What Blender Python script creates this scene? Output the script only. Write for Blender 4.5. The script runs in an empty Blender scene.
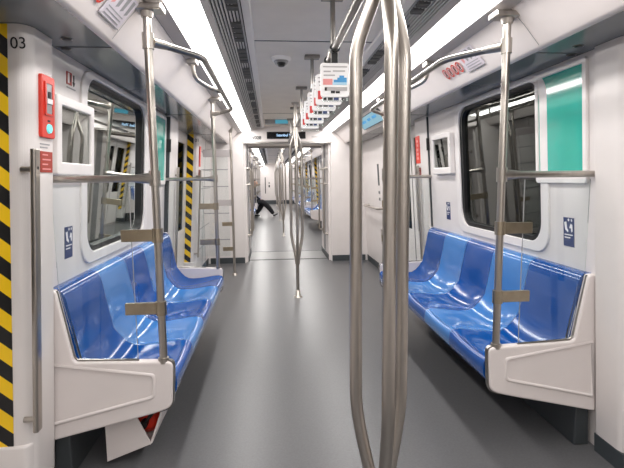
import bpy, bmesh, math, random
from mathutils import Vector, Matrix
random.seed(4)
PI = math.pi
COL = bpy.context.scene.collection

# ------------------------------------------------------------------ materials
def lin(c):
    c = c / 255.0
    return c / 12.92 if c <= 0.04045 else ((c + 0.055) / 1.055) ** 2.4
def rgb(r, g, b): return (lin(r), lin(g), lin(b), 1.0)

def pm(name, col, rough=0.5, metal=0.0, var=0.04, scale=6.0, coat=0.0, emit=0.0, bump=0.0, spec=0.5, stretch=None):
    """procedural principled material: noise drives a slight change of colour and of gloss"""
    m = bpy.data.materials.new(name); m.use_nodes = True
    nt = m.node_tree; b = nt.nodes['Principled BSDF']
    tc = nt.nodes.new('ShaderNodeTexCoord'); mp = nt.nodes.new('ShaderNodeMapping')
    if stretch: mp.inputs['Scale'].default_value = stretch
    nz = nt.nodes.new('ShaderNodeTexNoise'); nz.inputs['Scale'].default_value = scale; nz.inputs['Detail'].default_value = 4
    nt.links.new(tc.outputs['Object'], mp.inputs['Vector']); nt.links.new(mp.outputs['Vector'], nz.inputs['Vector'])
    cr = nt.nodes.new('ShaderNodeValToRGB')
    lo = tuple(max(0, c * (1 - var)) for c in col[:3]) + (1,); hi = tuple(min(1, c * (1 + var)) for c in col[:3]) + (1,)
    cr.color_ramp.elements[0].color = lo; cr.color_ramp.elements[1].color = hi
    cr.color_ramp.elements[0].position = 0.3; cr.color_ramp.elements[1].position = 0.7
    nt.links.new(nz.outputs['Fac'], cr.inputs['Fac']); nt.links.new(cr.outputs['Color'], b.inputs['Base Color'])
    b.inputs['Roughness'].default_value = rough; b.inputs['Metallic'].default_value = metal
    b.inputs['Specular IOR Level'].default_value = spec
    if coat: b.inputs['Coat Weight'].default_value = coat; b.inputs['Coat Roughness'].default_value = 0.05
    if emit:
        nt.links.new(cr.outputs['Color'], b.inputs['Emission Color']); b.inputs['Emission Strength'].default_value = emit
    if bump:
        bp = nt.nodes.new('ShaderNodeBump'); bp.inputs['Strength'].default_value = bump; bp.inputs['Distance'].default_value = 0.01
        nt.links.new(nz.outputs['Fac'], bp.inputs['Height']); nt.links.new(bp.outputs['Normal'], b.inputs['Normal'])
    return m

def glass_mat(name, tint, refl, rough=0.02):
    m = bpy.data.materials.new(name); m.use_nodes = True; nt = m.node_tree; nt.nodes.clear()
    o = nt.nodes.new('ShaderNodeOutputMaterial'); mix = nt.nodes.new('ShaderNodeMixShader')
    tr = nt.nodes.new('ShaderNodeBsdfTransparent'); gl = nt.nodes.new('ShaderNodeBsdfGlossy')
    fr = nt.nodes.new('ShaderNodeFresnel'); fr.inputs['IOR'].default_value = 1.5
    ma = nt.nodes.new('ShaderNodeMath'); ma.operation = 'MULTIPLY_ADD'; ma.inputs[1].default_value = refl[0]; ma.inputs[2].default_value = refl[1]; ma.use_clamp = True
    tr.inputs['Color'].default_value = tint; gl.inputs['Roughness'].default_value = rough; gl.inputs['Color'].default_value = (0.95, 1, 0.97, 1)
    nt.links.new(fr.outputs[0], ma.inputs[0]); nt.links.new(ma.outputs[0], mix.inputs['Fac'])
    nt.links.new(tr.outputs[0], mix.inputs[1]); nt.links.new(gl.outputs[0], mix.inputs[2]); nt.links.new(mix.outputs[0], o.inputs['Surface'])
    return m

def hazard_mat():
    m = bpy.data.materials.new('hazard_stripes'); m.use_nodes = True; nt = m.node_tree; b = nt.nodes['Principled BSDF']
    tc = nt.nodes.new('ShaderNodeTexCoord'); sp = nt.nodes.new('ShaderNodeSeparateXYZ'); nt.links.new(tc.outputs['Object'], sp.inputs[0])
    a = nt.nodes.new('ShaderNodeMath'); a.operation = 'MULTIPLY_ADD'; a.inputs[1].default_value = 0.85
    nt.links.new(sp.outputs['X'], a.inputs[0]); nt.links.new(sp.outputs['Z'], a.inputs[2])
    d = nt.nodes.new('ShaderNodeMath'); d.operation = 'MULTIPLY'; d.inputs[1].default_value = 1 / 0.155; nt.links.new(a.outputs[0], d.inputs[0])
    f = nt.nodes.new('ShaderNodeMath'); f.operation = 'FRACT'; nt.links.new(d.outputs[0], f.inputs[0])
    g = nt.nodes.new('ShaderNodeMath'); g.operation = 'GREATER_THAN'; g.inputs[1].default_value = 0.5; nt.links.new(f.outputs[0], g.inputs[0])
    mx = nt.nodes.new('ShaderNodeMix'); mx.data_type = 'RGBA'; mx.inputs[6].default_value = rgb(18, 18, 20); mx.inputs[7].default_value = rgb(240, 196, 20)
    nt.links.new(g.outputs[0], mx.inputs[0]); nt.links.new(mx.outputs[2], b.inputs['Base Color']); b.inputs['Roughness'].default_value = 0.4
    return m

def emis(name, col, s):
    m = bpy.data.materials.new(name); m.use_nodes = True; nt = m.node_tree; nt.nodes.clear()
    o = nt.nodes.new('ShaderNodeOutputMaterial'); e = nt.nodes.new('ShaderNodeEmission'); e.inputs['Color'].default_value = col
    nz = nt.nodes.new('ShaderNodeTexNoise'); nz.inputs['Scale'].default_value = 0.6
    ma = nt.nodes.new('ShaderNodeMath'); ma.operation = 'MULTIPLY_ADD'; ma.inputs[1].default_value = 0.1 * s; ma.inputs[2].default_value = 0.95 * s
    nt.links.new(nz.outputs['Fac'], ma.inputs[0]); nt.links.new(ma.outputs[0], e.inputs['Strength']); nt.links.new(e.outputs[0], o.inputs['Surface'])
    return m

WALL = pm('wall_white', rgb(222, 216, 214), 0.38, var=0.02)
PILLAR = pm('pillar_white', rgb(220, 214, 212), 0.35, var=0.02)
PANELW = pm('panel_offwhite', rgb(215, 207, 205), 0.4, var=0.02)
FRAMEW = pm('window_frame_white', rgb(228, 223, 221), 0.3, var=0.02)
FLOOR = pm('floor_vinyl', rgb(94, 94, 96), 0.33, var=0.10, scale=90, spec=0.35)
FLOOR2 = pm('gangway_plate', rgb(112, 111, 111), 0.35, var=0.06, scale=30)
CEIL = pm('ceiling_grey', rgb(242, 234, 224), 0.45, var=0.03)
COVE = pm('cove_white', rgb(232, 224, 221), 0.4, var=0.02)
SOFF = pm('soffit_grey', rgb(120, 127, 130), 0.16, var=0.03, spec=0.7)
STRIPG = pm('light_trim_grey', rgb(178, 172, 172), 0.4, var=0.02)
VENT = pm('vent_slat', rgb(195, 193, 192), 0.4)
LOUV = pm('louvre_grey', rgb(84, 85, 86), 0.5)
VENTD = pm('vent_dark', rgb(48, 50, 52), 0.6)
STEEL = pm('brushed_steel', (0.47, 0.435, 0.395, 1), 0.31, metal=1.0, var=0.08, scale=40, stretch=(1, 1, 0.05))
STEELD = pm('dark_steel', (0.27, 0.255, 0.24, 1), 0.28, metal=1.0, var=0.08, scale=30)
BRASS = pm('clip_steel', (0.42, 0.36, 0.27, 1), 0.3, metal=1.0, var=0.08, scale=25)
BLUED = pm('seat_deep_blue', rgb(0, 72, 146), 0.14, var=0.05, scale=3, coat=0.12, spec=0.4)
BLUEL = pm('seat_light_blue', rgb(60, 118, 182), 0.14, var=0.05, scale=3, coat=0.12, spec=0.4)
BLACK = pm('black_rubber', rgb(20, 20, 22), 0.45)
DARK = pm('dark_grey', rgb(62, 66, 68), 0.5)
BASEB = pm('baseboard_slate', rgb(62, 68, 72), 0.45)
UNDER = pm('heater_dark', rgb(56, 60, 63), 0.5)
RED = pm('signal_red', rgb(214, 52, 34), 0.35)
DRED = pm('dark_red', rgb(160, 48, 32), 0.4)
CYAN = pm('button_cyan', rgb(120, 225, 225), 0.3, emit=0.4)
GREYP = pm('pictogram_grey', rgb(150, 150, 152), 0.4)
WHITEP = pm('print_white', rgb(238, 236, 236), 0.5)
PINKP = pm('print_pale_red', rgb(226, 150, 148), 0.5)
REDP = pm('print_red', rgb(205, 66, 66), 0.5)
BLUEP = pm('print_blue', rgb(70, 150, 205), 0.5)
PALEB = pm('print_pale_blue', rgb(168, 208, 230), 0.5)
NAVY = pm('sticker_navy', rgb(30, 52, 104), 0.4)
INK = pm('print_ink', rgb(30, 28, 32), 0.5)
GREYT = pm('print_grey', rgb(176, 172, 172), 0.5)
GREEN = pm('turquoise_glass', rgb(62, 176, 160), 0.08, var=0.05, scale=4, coat=0.4)
HAZ = hazard_mat()
LIGHT = emis('light_diffuser', (1.0, 0.975, 0.945, 1), 5.0)
SCRB = emis('display_blue', rgb(170, 214, 232), 0.6)
SCRB2 = emis('display_teal', rgb(92, 168, 190), 0.6)
LEDT = emis('led_text', rgb(170, 205, 240), 1.8)
SCRD = pm('screen_black', rgb(14, 15, 18), 0.12)
MONG = glass_mat('monitor_glass', (0.30, 0.28, 0.28, 1), (1.0, 0.26))
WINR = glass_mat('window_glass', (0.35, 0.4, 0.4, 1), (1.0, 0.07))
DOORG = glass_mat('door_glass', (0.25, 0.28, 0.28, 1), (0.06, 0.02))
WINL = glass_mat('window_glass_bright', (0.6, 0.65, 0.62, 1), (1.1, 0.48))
SCREEN = glass_mat('clear_glass', (0.96, 0.98, 0.98, 1), (0.6, 0.0))
TUNNEL = pm('tunnel_concrete', rgb(22, 25, 25), 0.9, var=0.3, scale=3)
CLOTH = pm('black_cloth', rgb(24, 24, 28), 0.85)
SKIN = pm('skin', rgb(196, 150, 124), 0.5)
HAIR = pm('dark_hair', rgb(30, 24, 22), 0.6)
SHOE = pm('black_shoe', rgb(16, 15, 16), 0.35)

# ------------------------------------------------------------------ mesh builder
LEAN = 0.066
def leanx(x, z):
    """car sides lean inwards towards the roof"""
    return x - (1 if x > 0 else -1) * LEAN * (z - 1.40)

class MB:
    def __init__(s): s.v = []; s.f = []; s.m = []; s.mats = []; s.sm = []
    def mi(s, mat):
        if mat not in s.mats: s.mats.append(mat)
        return s.mats.index(mat)
    def add(s, vs, fs, mat, smooth=False):
        o = len(s.v); i = s.mi(mat); s.v += [tuple(p) for p in vs]
        for f in fs: s.f.append([o + k for k in f]); s.m.append(i); s.sm.append(smooth)
        return s
    def box(s, x0, x1, y0, y1, z0, z1, mat):
        x0, x1 = sorted((x0, x1)); y0, y1 = sorted((y0, y1)); z0, z1 = sorted((z0, z1))
        return s.add([(x0,y0,z0),(x1,y0,z0),(x1,y1,z0),(x0,y1,z0),(x0,y0,z1),(x1,y0,z1),(x1,y1,z1),(x0,y1,z1)],
                     [(0,3,2,1),(4,5,6,7),(0,1,5,4),(1,2,6,5),(2,3,7,6),(3,0,4,7)], mat)
    def tube(s, pts, r, mat, seg=12, cap=True, flat=None):
        pts = [Vector(p) for p in pts]; n = len(pts); rs = r if isinstance(r, (list, tuple)) else [r] * n
        vs = []; t0 = (pts[1] - pts[0]).normalized()
        u = t0.orthogonal().normalized(); u = Vector((1,0,0)) - t0 * t0.x if abs(t0.x) < .9 else Vector((0,0,1)) - t0 * t0.z
        u.normalize()
        for i in range(n):
            t = (pts[min(i+1, n-1)] - pts[max(i-1, 0)]).normalized()
            u = (u - t * u.dot(t)).normalized(); w = t.cross(u)
            for k in range(seg):
                a = 2 * PI * k / seg
                vs.append(pts[i] + u * math.cos(a) * rs[i] + w * math.sin(a) * rs[i] * (flat or 1))
        fs = [(i*seg+k, i*seg+(k+1) % seg, (i+1)*seg+(k+1) % seg, (i+1)*seg+k) for i in range(n-1) for k in range(seg)]
        s.add(vs, fs, mat, True)
        if cap:
            s.add(vs[:seg], [tuple(range(seg))[::-1]], mat); s.add(vs[-seg:], [tuple(range(seg))], mat)
        return s
    def cyl(s, c, axis, r, h, mat, seg=20, r2=None):
        c = Vector(c); d = {'x': Vector((1,0,0)), 'y': Vector((0,1,0)), 'z': Vector((0,0,1))}[axis]
        return s.tube([c, c + d * h], [r, r if r2 is None else r2], mat, seg)
    def prism(s, poly, axis, a, b, mat):
        n = len(poly)
        def P(p, t): return {'y': (p[0], t, p[1]), 'x': (t, p[0], p[1]), 'z': (p[0], p[1], t)}[axis]
        vs = [P(p, a) for p in poly] + [P(p, b) for p in poly]
        return s.add(vs, [tuple(range(n))[::-1], tuple(range(n, 2*n))] + [(i, (i+1) % n, n+(i+1) % n, n+i) for i in range(n)], mat)
    def ring(s, outer, inner, axis, a, b, mat):
        n = len(outer)
        def P(p, t): return {'y': (p[0], t, p[1]), 'x': (t, p[0], p[1])}[axis]
        vs = [P(p, a) for p in outer] + [P(p, a) for p in inner] + [P(p, b) for p in outer] + [P(p, b) for p in inner]
        fs = []
        for i in range(n):
            j = (i+1) % n
            fs += [(i, j, n+j, n+i), (2*n+i, 3*n+i, 3*n+j, 2*n+j), (i, 2*n+i, 2*n+j, j), (n+i, n+j, 3*n+j, 3*n+i)]
        return s.add(vs, fs, mat)
    def grid(s, rows, mat, smooth=True):
        n = len(rows[0]); vs = [p for r in rows for p in r]
        return s.add(vs, [(i*n+k, i*n+k+1, (i+1)*n+k+1, (i+1)*n+k) for i in range(len(rows)-1) for k in range(n-1)], mat, smooth)
    def build(s, name, parent=None, bevel=0.0, lean=False, solid=0.0, recalc=True, seg=2):
        vs = [Vector(p) for p in s.v]
        if lean: vs = [Vector((leanx(p.x, p.z), p.y, p.z)) for p in vs]
        mn = Vector([min(p[i] for p in vs) for i in range(3)]); mx = Vector([max(p[i] for p in vs) for i in range(3)])
        org = Vector(((mn.x+mx.x)/2, (mn.y+mx.y)/2, mn.z))
        me = bpy.data.meshes.new(name); me.from_pydata([p - org for p in vs], [], s.f)
        for m in s.mats: me.materials.append(m)
        for p, i, sm in zip(me.polygons, s.m, s.sm): p.material_index = i; p.use_smooth = sm
        if recalc:
            bm = bmesh.new(); bm.from_mesh(me); bmesh.ops.recalc_face_normals(bm, faces=bm.faces); bm.to_mesh(me); bm.free()
        me.update()
        o = bpy.data.objects.new(name, me); COL.objects.link(o)
        return fin(o, org, parent, bevel, solid, seg)

def worldloc(o):
    p = Vector(o.location)
    while o.parent: o = o.parent; p = p + Vector(o.location)
    return p
def fin(o, org, parent, bevel=0, solid=0, seg=2):
    if parent: o.parent = parent; o.location = org - worldloc(parent)
    else: o.location = org
    if solid:
        m = o.modifiers.new('thick', 'SOLIDIFY'); m.thickness = solid; m.offset = -1
    if bevel:
        m = o.modifiers.new('round', 'BEVEL'); m.width = bevel; m.segments = seg; m.limit_method = 'ANGLE'; m.angle_limit = 0.6
    return o

def tag(o, label, cat, group=None):
    o['label'] = label; o['category'] = cat
    if group: o['group'] = group
    return o
def thing(name, label, cat, loc, group=None):
    o = bpy.data.objects.new(name, None); o.empty_display_size = 0.05; COL.objects.link(o); o.location = loc
    return tag(o, label, cat, group)
def struct(o): o['kind'] = 'structure'; return o

def rrect(x0, x1, y0, y1, r, n=6):
    out = []
    for cx, cy, a0 in ((x1-r, y1-r, 0), (x0+r, y1-r, 90), (x0+r, y0+r, 180), (x1-r, y0+r, 270)):
        for k in range(n+1):
            a = math.radians(a0 + 90*k/n); out.append((cx + r*math.cos(a), cy + r*math.sin(a)))
    return out
def rpoly(pts, rad, n=5):
    """round the corners of a polygon; rad = one radius per corner"""
    out = []; N = len(pts)
    for i, p in enumerate(pts):
        r = rad[i] if isinstance(rad, (list, tuple)) else rad
        p = Vector(p); a = (Vector(pts[i-1]) - p); b = (Vector(pts[(i+1) % N]) - p)
        if r <= 0: out.append(tuple(p)); continue
        r = min(r, a.length*.49, b.length*.49); a = p + a.normalized()*r; b = p + b.normalized()*r
        for k in range(n+1):
            t = k/n; out.append(tuple(a*(1-t)**2 + p*2*t*(1-t) + b*t*t))
    return out
def smoothpath(pts, rad, n=6):
    out = [Vector(pts[0])]
    for i in range(1, len(pts)-1):
        p = Vector(pts[i]); a = Vector(pts[i-1]) - p; b = Vector(pts[i+1]) - p
        r = min(rad, a.length*.49, b.length*.49); a = p + a.normalized()*r; b = p + b.normalized()*r
        for k in range(n+1):
            t = k/n; out.append(a*(1-t)**2 + p*2*t*(1-t) + b*t*t)
    out.append(Vector(pts[-1])); return out

def text(name, body, size, origin, xdir, ydir, mat, parent=None, align='CENTER', bold=0.0):
    cu = bpy.data.curves.new('lettering', 'FONT'); cu.body = body; cu.size = size; cu.extrude = 0.0008; cu.align_x = align; cu.offset = bold; cu.align_y = 'CENTER'
    t = bpy.data.objects.new('lettering', cu); COL.objects.link(t)
    bpy.context.view_layer.update()
    me = bpy.data.meshes.new_from_object(t.evaluated_get(bpy.context.evaluated_depsgraph_get()))
    bpy.data.objects.remove(t)
    X = Vector(xdir).normalized(); Y = Vector(ydir).normalized(); Z = X.cross(Y)
    M = Matrix((X, Y, Z)).transposed()
    for v in me.vertices: v.co = M @ v.co
    me.materials.clear(); me.materials.append(mat); me.name = name
    for p in me.polygons: p.material_index = 0
    o = bpy.data.objects.new(name, me); COL.objects.link(o)
    return fin(o, Vector(origin), parent)

SIDE = {1: 'right', -1: 'left'}
XW = 1.32           # inner wall face at z = 1.40 before the lean
Y0, YE = -4.0, 8.2  # this car
N0, NE = 9.5, 28.0  # the next car
DOORS = [-3.3, 1.2, 5.7]; NDOORS = [12.0, 16.5, 21.0, 25.5]
HALF = 0.80

# ------------------------------------------------------------------ room shell
def slab(name, x0, x1, y0, y1, z0, z1, mat, lean=False):
    return struct(MB().box(x0, x1, y0, y1, z0, z1, mat).build(name, lean=lean))
slab('floor', -1.62, 1.62, Y0-.1, 8.46, -0.08, 0.0, FLOOR)
slab('floor', -1.62, 1.62, 9.44, NE+.1, -0.08, 0.0, FLOOR)
slab('floor', -0.86, 0.86, 8.485, 9.415, -0.08, 0.004, FLOOR2)
slab('trim_1', -0.86, 0.86, 8.46, 8.485, -0.08, 0.006, DARK)
slab('trim_2', -0.86, 0.86, 9.415, 9.44, -0.08, 0.006, DARK)

def ceiling_run(y0, y1, n):
    slab('ceiling', -0.425, 0.425, y0, y1, 2.345, 2.40, CEIL)
    seams = [y for y in (3.2, 6.6, 0.0, 14.0, 18.0, 22.0) if y0 < y < y1]
    m = MB()
    for y in seams: m.box(-.41, .41, y-.004, y+.004, 2.342, 2.346, DARK)
    struct(m.build('trim_%d' % n))
    for s in (1, -1):
        # step between the flat ceiling and the air grille
        struct(MB().prism([(s*.385, 2.346), (s*.392, 2.328), (s*.430, 2.318), (s*.432, 2.346)], 'y', y0, y1, FRAMEW).build('trim_%d' % (n+1+(s < 0))))
        # air grille: dark bed, slats along the car, cross louvres in groups
        g = MB(); g.add([(s*.43, y0, 2.335), (s*.585, y0, 2.315), (s*.585, y1, 2.315), (s*.43, y1, 2.335)], [(0,1,2,3)], VENTD)
        for k in range(9):
            x = .437 + k*.0175; z = 2.327 - (x-.43)*.13
            g.box(s*x, s*(x+.0088), y0, y1, z-.008, z+.004, VENT)
        y = y0 + .2; q = 0
        while y < min(y1, y0+16) - .3:
            for r_ in range(3): g.box(s*.446, s*.505, y+r_*.022, y+r_*.022+.012, 2.302, 2.318, LOUV)
            q += 1; y += .095 if q % 4 else .26
        struct(g.build('trim_%d' % (n+3+(s < 0))))
        # pale lip between grille and light, grey trim outside the light
        struct(MB().prism([(s*.585, 2.33), (s*.585, 2.302), (s*.612, 2.276), (s*.612, 2.33)], 'y', y0, y1, STRIPG).build('trim_%d' % (n+5+(s < 0))))
        struct(MB().prism([(s*.765, 2.29), (s*.765, 2.245), (s*.832, 2.228), (s*.850, 2.245), (s*.850, 2.29)], 'y', y0, y1, STRIPG).build('trim_%d' % (n+7+(s < 0))))
        # curved white cove panel and the grey soffit over windows and doors
        p0, p1, p2 = Vector((.838, 2.232)), Vector((.905, 2.17)), Vector((.985, 2.07))
        prof = [p0*(1-t)**2 + p1*2*t*(1-t) + p2*t*t for t in [k/6 for k in range(7)]]
        m = MB(); m.grid([[(s*p.x, y0, p.y), (s*p.x, y1, p.y)] for p in prof] + [[(s*.997, y0, 2.058), (s*.997, y1, 2.058)], [(s*1.012, y0, 2.056), (s*1.012, y1, 2.056)]], COVE)
        struct(m.build('trim_%d' % (n+9+(s < 0)), recalc=False, solid=.0))
        slab('trim_%d' % (n+11+(s < 0)), s*1.010, s*1.56, y0, y1, 2.062, 2.10, SOFF)
        seam = MB()
        for y in [q for q in (2.33, 4.62, 6.6, 13.1, 15.4) if y0 < q < y1]:
            seam.box(s*1.012, s*1.27, y-.003, y+.003, 2.060, 2.063, DARK)
        struct(seam.build('trim_%d' % (n+13+(s < 0))))
ceiling_run(Y0, YE, 3); ceiling_run(N0, NE, 23)
# roof above everything keeps outside light away
slab('ceiling', -1.62, 1.62, Y0-.1, YE, 2.42, 2.46, DARK); slab('ceiling', -1.62, 1.62, N0, NE+.1, 2.42, 2.46, DARK)

def light_strip(s, y0, y1, where):
    t = thing('ceiling_light', 'long white light strip along the %s ceiling side, %s' % (SIDE[s], where), 'light', (s*.69, (y0+y1)/2, 2.25))
    MB().prism([(s*.612, 2.276), (s*.765, 2.250), (s*.765, 2.262), (s*.612, 2.288)], 'y', y0, y1, LIGHT).build('diffuser', t)
    MB().prism([(s*.612, 2.290), (s*.765, 2.264), (s*.765, 2.30), (s*.612, 2.33)], 'y', y0, y1, STRIPG).build('housing', t)
for s in (1, -1):
    light_strip(s, Y0+.02, YE-.02, 'in the near car'); light_strip(s, N0+.02, NE-.02, 'in the car beyond the gangway')

def side_wall(s, y0, y1, doors, wins, name, z1=2.06):
    """wall panels between the doors, with a hole for each window"""
    edges = [y0] + [e for d in doors for e in (d-HALF-.215, d+HALF+.215)] + [y1]
    m = MB()
    for a, b in zip(edges[::2], edges[1::2]):
        w = [q for q in wins if a < q < b]
        if w:
            c = w[0]; wa, wb = c-.60, c+.60
            m.box(s*XW, s*(XW+.05), a, wa, 0, z1, WALL); m.box(s*XW, s*(XW+.05), wb, b, 0, z1, WALL)
            m.box(s*XW, s*(XW+.05), wa, wb, 0, 1.035, WALL); m.box(s*XW, s*(XW+.05), wa, wb, 2.03, z1, WALL)
        else: m.box(s*XW, s*(XW+.05), a, b, 0, z1, WALL)
    return struct(m.build(name, lean=True))
WIN = [3.31]; NWIN = [14.25, 18.75, 23.25]; BWIN = [-1.05]
for s in (1, -1):
    side_wall(s, Y0, YE, DOORS, WIN + BWIN, 'wall_' + SIDE[s]); side_wall(s, N0, NE, NDOORS, NWIN, 'wall_' + SIDE[s])

def window(s, c, n, glass):
    r = bpy.data.objects.new('window_%d' % n, None); COL.objects.link(r); r.location = (s*XW, c, 1.03); struct(r)
    out = rrect(c-.68, c+.68, .985, 2.052, .14); inn = rrect(c-.60, c+.60, 1.045, 2.018, .13)
    MB().ring(out, inn, 'x', s*(XW-.012), s*(XW+.055), FRAMEW).build('window_frame', r, bevel=.006, lean=True)
    g0 = rrect(c-.602, c+.602, 1.043, 2.020, .13); g1 = rrect(c-.562, c+.562, 1.075, 1.992, .10)
    MB().ring(g0, g1, 'x', s*(XW+.004), s*(XW+.05), BLACK).build('gasket', r, lean=True)
    MB().prism(rrect(c-.565, c+.565, 1.072, 1.995, .10), 'x', s*(XW+.030), s*(XW+.036), glass).build('pane', r, lean=True)
n = 1
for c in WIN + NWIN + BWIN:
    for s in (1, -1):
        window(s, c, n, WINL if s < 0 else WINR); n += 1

def door(s, c, n):
    r = bpy.data.objects.new('door_%d' % n, None); COL.objects.link(r); r.location = (s*1.45, c, 0); struct(r)
    for k in (-1, 1):
        a, b = sorted((c + k*.004, c + k*HALF))
        w0, w1 = a+.11, b-.11
        m = MB(); X0, X1 = s*1.44, s*1.475
        m.ring([(a, 0), (b, 0), (b, 2.06), (a, 2.06)], [(w0, .80), (w1, .80), (w1, 1.92), (w0, 1.92)], 'x', X0, X1, WALL)
        lf = m.build('leaf', r, lean=True)
        MB().box(s*1.455, s*1.462, w0, w1,   .80, 1.92, DOORG).build('pane', lf, lean=True)
        MB().box(s*1.436, s*1.476, c-.006 if k < 0 else c+.001, c-.001 if k < 0 else c+.006, .01, 2.05, BLACK).build('rubber_edge', lf, lean=True)
    MB().box(s*1.40, s*1.56, c-HALF, c+HALF, -.01, .006, STEELD).build('sill', r)
n = 1
for c in DOORS + NDOORS:
    for s in (1, -1): door(s, c, n); n += 1

# pillars beside the doors, each with its steel grab bar
def pillar(s, ya, yb, name):
    """ya: door side; yb: bench side"""
    d = 1 if yb > ya else -1
    e = .022 if s > 0 else 0
    r = bpy.data.objects.new(name, None); COL.objects.link(r); r.location = (s*1.35, (ya+yb)/2, 0); struct(r)
    fp = rpoly([(s*1.49, ya), (s*(1.30+e), ya), (s*(1.272+e), ya+d*.04), (s*(1.272+e), yb), (s*1.49, yb)], [0, .05, .05, .012, 0])
    MB().prism(fp, 'z', .10, 2.06, PILLAR).build('post', r, lean=True)
    fp2 = rpoly([(s*1.49, ya-d*.015), (s*(1.29+e), ya-d*.015), (s*(1.278+e), ya+d*.03), (s*(1.285+e), yb-d*.03), (s*1.49, yb-d*.03)], [0, .05, .05, .012, 0])
    MB().prism(fp2, 'z', .10, .33, PILLAR).build('kick_ledge', r, bevel=.012, lean=True)
    MB().box(s*1.29, s*1.49, ya+d*.01, yb, 0, .10, BASEB).build('plinth', r, lean=True)
    m = MB()
    if d > 0: return r
    for z in (.72, 1.72): m.box(s*(1.268+e), s*1.32, yb+d*.001, yb+d*.014, z, z+.12, BLACK)
    m.box(s*(1.280+e), s*1.32, yb+d*.001, yb+d*.008, .2, 2.05, DARK)
    m.build('hinge', r, lean=True)
    return r
def grab_bar(s, ya, d, label):
    t = thing('door_grab_bar', label, 'grab bar', (s*1.25, ya-d*.02, .42), 'steel bars on the door pillars')
    y = ya - d*.005; x = 1.244
    x += .022 if s > 0 else 0
    if s > 0 and ya > 1 and ya < 3: y -= .075; x += .045
    MB().prism(rrect(s*x-.011, s*x+.011, y-.030, y+.016, .008), 'z', .40, 1.58, STEEL).build('bar', t, bevel=.003, lean=True)
    for z in (.45, 1.50): MB().cyl((s*(x+.005), y-.004, z), 'x', .012, s*.05, STEEL).build('mount', t, lean=True)
    MB().cyl((s*(x-.0116), y-.007, 1.505), 'x', .007, s*.004, BLACK, 12).build('bolt', t, lean=True)
def tape(s, ya, d, label):
    m = MB().box(s*1.347, s*1.43, ya-d*.0015, ya-d*.004, .30, 2.058, HAZ)
    tag(m.build('hazard_tape', lean=True), label, 'tape', 'yellow and black tape on the door pillars')
tn = 0
def doorway(c, where, near, far=True, bars=True):
    global tn
    for s in (1, -1):
        for d, w in ((1, 'far'), (-1, 'near')):
            ya = c + d*HALF; yb = c + d*(HALF+.215); yg = ya
            if c == 5.7 and d < 0: ya += .20; yg += .03
            pillar(s, ya, yb, 'wall_%s_pillar' % SIDE[s])
            if bars: grab_bar(s, yg, d, 'slim steel grab bar on %s pillar of %s door %s' % (w, SIDE[s], where))
            tape(s, ya, d, 'yellow and black tape on %s pillar of %s door %s' % (w, SIDE[s], where))
doorway(1.2, 'beside the camera', True); doorway(5.7, 'before the gangway', True)
for c, w in zip(NDOORS, ('first past the gangway', 'second past the gangway', 'third past the gangway', 'last before the end wall')): doorway(c, w, False)
doorway(-3.3, 'behind the camera', True, bars=False)

# end walls and gangway
def end_wall(y, d, name, n):
    """partition with the gangway opening"""
    m = MB(); y2 = y + d*.09
    for s in (1, -1): m.box(s*.765, s*1.55, y, y2, 0, 2.42, WALL)
    m.box(-.765, .765, y, y2, 2.085, 2.42, WALL)
    struct(m.build(name))
    for k, s in enumerate((1, -1)):
        struct(MB().box(s*.768, s*1.36, y-d*.012, y, 0, .10, BASEB).build('baseboard_' + name.split('_', 1)[1]))
    m = MB()
    for s in (1, -1): m.box(s*.752, s*.768, y-d*.006, y2, 0.0, 2.085, FRAMEW)
    m.box(-.768, .768, y-d*.008, y2, 2.06, 2.088, STEELD)
    struct(m.build('trim_%d' % n))
end_wall(YE, 1, 'wall_gangway', 50); end_wall(N0, -1, 'wall_gangway_far', 51)
for s in (1, -1):
    slab('wall_gangway_' + SIDE[s], s*.715, s*.86, 8.29, 9.41, 0, 2.09, WALL)
    struct(MB().box(s*.703, s*.715, 8.29, 9.41, 0, .10, BASEB).build('baseboard_gangway'))
    m = MB()
    for k in range(9): m.box(s*.709, s*.715, 8.74+k*.03, 8.755+k*.03, .1, 2.08, GREYP)
    struct(m.build('trim_52', lean=False))
    for k, y in enumerate((8.42, 9.20)):
        t = thing('gangway_handle', 'looped steel handle on the %s gangway wall, %s of its pair' % (SIDE[s], 'nearer' if k == 0 else 'farther'), 'handle', (s*.68, y, .45), 'handles on the gangway walls')
        p = smoothpath([(s*.725, y, 1.64), (s*.645, y, 1.64), (s*.645, y, .46), (s*.725, y, .46)], .07)
        MB().tube(p, .016, STEEL, 10).build('rod', t)
        for z in (1.64, .46): MB().cyl((s*.702, y, z), 'x', .03, s*.016, STEEL).build('rosette', t)
        MB().tube([(s*.645, y, 1.36), (s*.725, y, 1.36)], .012, STEEL, 8).build('cross_bar', t)
slab('ceiling', -.86, .86, 8.29, 9.41, 2.09, 2.14, CEIL)
slab('wall_back', -1.62, 1.62, Y0-.1, Y0, 0, 2.46, WALL)
slab('wall_end', -1.62, 1.62, NE, NE+.1, 0, 2.46, WALL)
struct(MB().box(-1.3, 1.3, NE-.015, NE, 0, .22, BASEB).build('baseboard_end'))
tag(MB().box(-.62, -.57, NE-.012, NE+.001, .62, 1.56, DARK).build('door_slot'), 'tall dark slot on the white wall at the very end of the next car', 'slot')
tag(MB().box(-.40, -.34, NE-.012, NE+.001, 1.20, 1.27, DARK).build('wall_plate'), 'tiny dark plate beside the slot on the end wall, upper one', 'plate')
tag(MB().box(-.41, -.33, NE-.012, NE+.001, .98, 1.12, DARK).build('wall_plate'), 'tiny dark plate beside the slot on the end wall, lower one', 'plate')
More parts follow.
